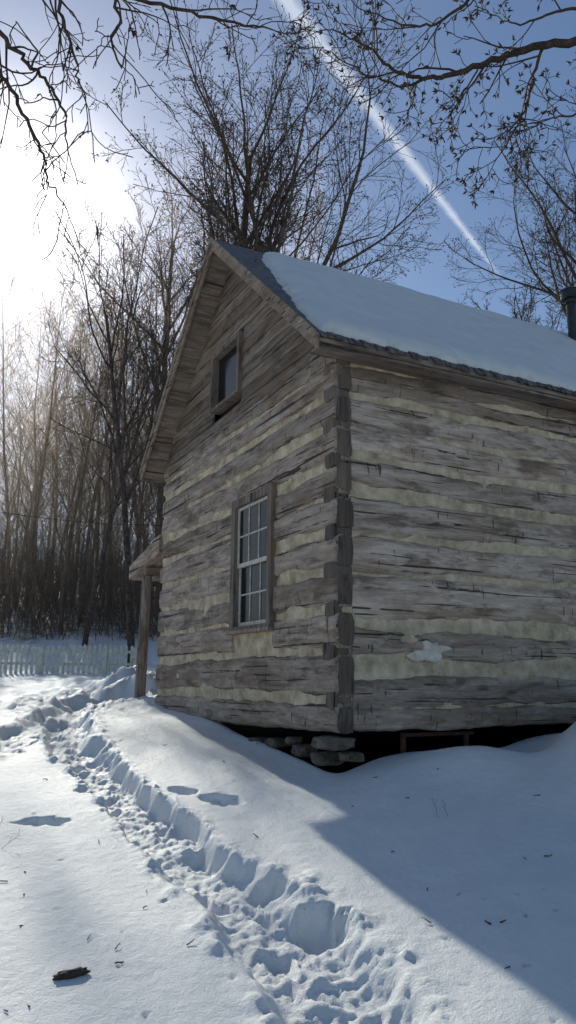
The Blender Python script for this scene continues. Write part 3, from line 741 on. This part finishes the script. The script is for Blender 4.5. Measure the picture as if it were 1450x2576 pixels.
limb("tree_branch",[(1300,-120),(1200,-20),(1100,60),(1010,60),(900,20)],[4.6,4.6,4.8,4.9,5],[.011,.010,.008,.006,.003],6,LB,7,.45,.85,.0)
limb("tree_branch",[(1600,-60),(1480,10),(1400,30),(1320,60),(1260,50)],[4.6]*5,[.011,.010,.008,.006,.003],7,LB,4,.4,.85,.0)
LC="thin drooping branch with curling bare twigs"
limb("tree_branch",[(-120,-60),(-20,60),(50,140),(110,200),(160,280),(165,350)],[3.6]*6,[.014,.012,.010,.008,.006,.004],11,LC,10,.42,.0,.12,.6,.5,.006)
limb("tree_branch",[(-120,60),(-30,150),(30,230),(80,330),(110,400),(120,460),(170,520)],[3.5]*7,[.012,.011,.009,.008,.006,.005,.003],12,LC,9,.32,.0,.12,.6,.5,.006)
limb("tree_branch",[(60,-160),(130,-40),(160,60),(190,150),(200,220)],[3.7]*5,[.012,.010,.008,.006,.004],13,LC,8,.38,.0,.12,.6,.5,.006)
limb("tree_branch",[(-80,-120),(60,-50),(200,-30),(380,5),(520,45),(620,60),(700,80)],[3.9,3.9,4,4,4.1,4.1,4.2],[.018,.015,.013,.010,.008,.006,.003],14,LC,13,.42,.3,.08,.7,.45,.006)
limb("tree_branch",[(150,-150),(260,-60),(300,40),(280,110),(310,170)],[3.8]*5,[.010,.009,.008,.006,.004],15,LC,8,.38,.0,.12,.6,.5,.006)
mb=MB(); a=atY(-200,1248,30); b_=atY(430,1322,30)
pts=[a+(b_-a)*u+np.array([0,0,-.3*4*u*(1-u)]) for u in np.linspace(0,1,16)]
tube(mb,pts,[.012]*16,5); mb.obj("power_line",m_metal,label="thin black power line strung before the woods",cat="cable")
def debris_twig(px_,py_,L,R_,seed,nm="fallen_twig",lab="small dark twig lying on the snow",up=.0,kinds=1,grp="twigs scattered on the snow",cat="twig"):
    r=random.Random(seed); p=gpt(px_,py_); a=r.uniform(0,3.14); D=(math.cos(a),math.sin(a),up)
    T=Tree(seed); sp=[dict(n=5,w=.35,g=0,rm=.001,tap=.5),dict(c=kinds,s=.3,a=(30,60),l=.45,n=3,w=.3,g=0,rm=.001,rr=.7,d=.3,tap=.5)]
    if kinds==0: sp=sp[:1]
    T.grow((0,0,.004),D,L,R_,0,sp); V,F=T.mesh((0,1),[5,4]); z0_=gz(p[0],p[1])
    if not up:
        V[:,2]=np.clip(V[:,2],-.01,.02)
        V[:,2]+=np.array([gz(a_+p[0],b2+p[1])-z0_ for a_,b2 in V[:,:2]])+.003
    o=mk(nm,V,F,m_twig,smooth=True,label=lab,cat=cat,group=grp); o.location=(p[0],p[1],z0_); return o
dr=random.Random(12)
spots=[(565,1925),(645,1880),(950,1955),(300,1870),(1100,1935),(985,2150),(1075,2245),(1235,2330),(1260,2325),(1370,2155),(1325,2165),(1085,2330),(650,2105),(600,2370),(470,2390),(290,2395),(290,2430),(60,2250),(65,2190),(370,2140),(220,2370),(50,2330),(1360,2000),(1030,2010),(890,2030),(370,2250),(360,2290),(20,2550),(75,2540),(550,2270),(1285,2440),(120,1960),(410,1880),(250,2120)]
for i,(a_,b2) in enumerate(spots): debris_twig(a_,b2,dr.uniform(.025,.07),dr.uniform(.003,.0055),300+i,kinds=dr.choice([0,1,1]))
LW="thin dry weed stem poking through the snow"
for i,(a_,b2,l) in enumerate([(1100,2058,.16),(1128,2056,.13),(-15,2010,.25),(-20,2110,.22),(5,2130,.15)]):
    debris_twig(a_,b2,l,.0018,400+i,"weed_stem",LW,up=1.1,kinds=3,grp="dry weeds poking through the snow",cat="weed")
debris_twig(20,2215,.45,.004,431,kinds=3,lab="long thin branched twig lying on the snow")
p=gpt(178,2462); g=gz(p[0],p[1])
bm=bmesh.new(); bmesh.ops.create_icosphere(bm,subdivisions=4,radius=1); Vv=[]
for v in bm.verts:
    q=np.array(v.co); q=np.sign(q)*np.abs(q)**.75; q=q*(1+.3*float(fbm(q[0]*2,q[1]*3,q[2]*3,seed=8,o=3))); Vv.append(q*np.array([.085,.028,.022]))
o=mk("bark_chunk",Vv,[[v.index for v in f.verts] for f in bm.faces],m_twig,label="dark broken chunk of bark on the snow",cat="bark"); bm.free(); o.location=(p[0],p[1],g+.01); o.rotation_euler=(0,-.1,.35)
mb=MB(); mb.box((-70,27.5,-1),(1.5,85,24))
m,nt,b=newmat("woodland_haze"); nt.nodes.remove(b)
out=[n_ for n_ in nt.nodes][0]; vs=nt.nodes.new('ShaderNodeVolumeScatter'); vs.inputs['Density'].default_value=.009; vs.inputs['Anisotropy'].default_value=.6; vs.inputs['Color'].default_value=(1,.82,.66,1)
nt.links.new(vs.outputs[0],out.inputs['Volume'])
mb.obj("haze",m,label="thin sunlit haze among the woodland trees",kind="stuff")
# ------------------------------------------------------------------ light
SUN_AZ=math.radians(22.2); SUN_EL=math.radians(31.4)
sd=Vector((-math.sin(SUN_AZ)*math.cos(SUN_EL),math.cos(SUN_AZ)*math.cos(SUN_EL),math.sin(SUN_EL)))
sl=bpy.data.lights.new("sun",'SUN'); sl.energy=4.1; sl.angle=math.radians(.5); sl.color=(1,.94,.80)
so_=bpy.data.objects.new("sun",sl); sc.collection.objects.link(so_); so_.rotation_euler=sd.to_track_quat('Z','Y').to_euler(); so_.location=(-20,50,35)
w=bpy.data.worlds.new("World"); sc.world=w; w.use_nodes=True; nt=w.node_tree; nt.nodes.clear()
out=nt.nodes.new('ShaderNodeOutputWorld'); bg=nt.nodes.new('ShaderNodeBackground'); sky=nt.nodes.new('ShaderNodeTexSky')
sky.sky_type='NISHITA'; sky.sun_disc=False; sky.sun_elevation=SUN_EL; sky.sun_rotation=-SUN_AZ
sky.air_density=1.0; sky.dust_density=.3; sky.ozone_density=3.0
bg.inputs['Strength'].default_value=.10
nt.links.new(sky.outputs[0],bg.inputs[0])
tc=nt.nodes.new('ShaderNodeTexCoord'); dp=nt.nodes.new('ShaderNodeVectorMath'); dp.operation='DOT_PRODUCT'; dp.inputs[1].default_value=sd
nt.links.new(tc.outputs['Generated'],dp.inputs[0])
mx=math_(nt,'MAXIMUM',dp.outputs['Value'],0.)
g1=math_(nt,'MULTIPLY',math_(nt,'POWER',mx,260.),2.8); g2=math_(nt,'MULTIPLY',math_(nt,'POWER',mx,26.),.15)
bg2=nt.nodes.new('ShaderNodeBackground'); bg2.inputs[0].default_value=(1,.94,.87,1); nt.links.new(math_(nt,'ADD',g1,g2),bg2.inputs[1])
ad=nt.nodes.new('ShaderNodeAddShader'); nt.links.new(bg.outputs[0],ad.inputs[0]); nt.links.new(bg2.outputs[0],ad.inputs[1]); nt.links.new(ad.outputs[0],out.inputs[0])
# ------------------------------------------------------------------ contrail
m,nt,b=newmat("contrail_vapour"); nt.nodes.remove(b)
out=[n_ for n_ in nt.nodes][0]
tr=nt.nodes.new('ShaderNodeBsdfTransparent'); tl_=nt.nodes.new('ShaderNodeBsdfTranslucent'); tl_.inputs[0].default_value=(.8,.85,.95,1)
uv=nt.nodes.new('ShaderNodeAttribute'); uv.attribute_name='across'; al=nt.nodes.new('ShaderNodeAttribute'); al.attribute_name='along'
nz=noise(nt,mapv(nt,(.02,.02,.02)),1,6,.65)
e=math_(nt,'SUBTRACT',1.,math_(nt,'ABSOLUTE',uv.outputs['Fac']))
f=math_(nt,'MULTIPLY',math_(nt,'POWER',math_(nt,'MAXIMUM',math_(nt,'ADD',e,math_(nt,'MULTIPLY',math_(nt,'SUBTRACT',nz,.5),.9)),0.),1.2),1.2)
f=math_(nt,'MINIMUM',math_(nt,'MULTIPLY',f,al.outputs['Fac']),.8)
f=math_(nt,'MULTIPLY',f,math_(nt,'GREATER_THAN',e,.01))
ms=nt.nodes.new('ShaderNodeMixShader'); nt.links.new(f,ms.inputs[0]); nt.links.new(tr.outputs[0],ms.inputs[1]); nt.links.new(tl_.outputs[0],ms.inputs[2]); nt.links.new(ms.outputs[0],out.inputs[0])
def alt(px,py,h=1000.): d=ray(px,py); return C0+d*(h/d[2])
a=alt(620,-130); b_=alt(1262,700); dr_=b_-a; pr=nrm(np.cross(dr_,[0,0,1]))
V=[];F=[];ac=[];alg=[];n=60
for i in range(n+1):
    u=i/n; w_=25-17*u
    for j in range(5):
        c=(j-2)/2; V.append(a+dr_*u+pr*c*w_); ac.append(c); alg.append(1.0-.35*u-.6*max(0,(u-.85)/.15))
for i in range(n):
    for j in range(4): F.append((i*5+j,i*5+j+1,(i+1)*5+j+1,(i+1)*5+j))
mk("contrail",V,F,m,attrs={'across':ac,'along':alg},label="long white aircraft contrail across the blue sky",cat="contrail")
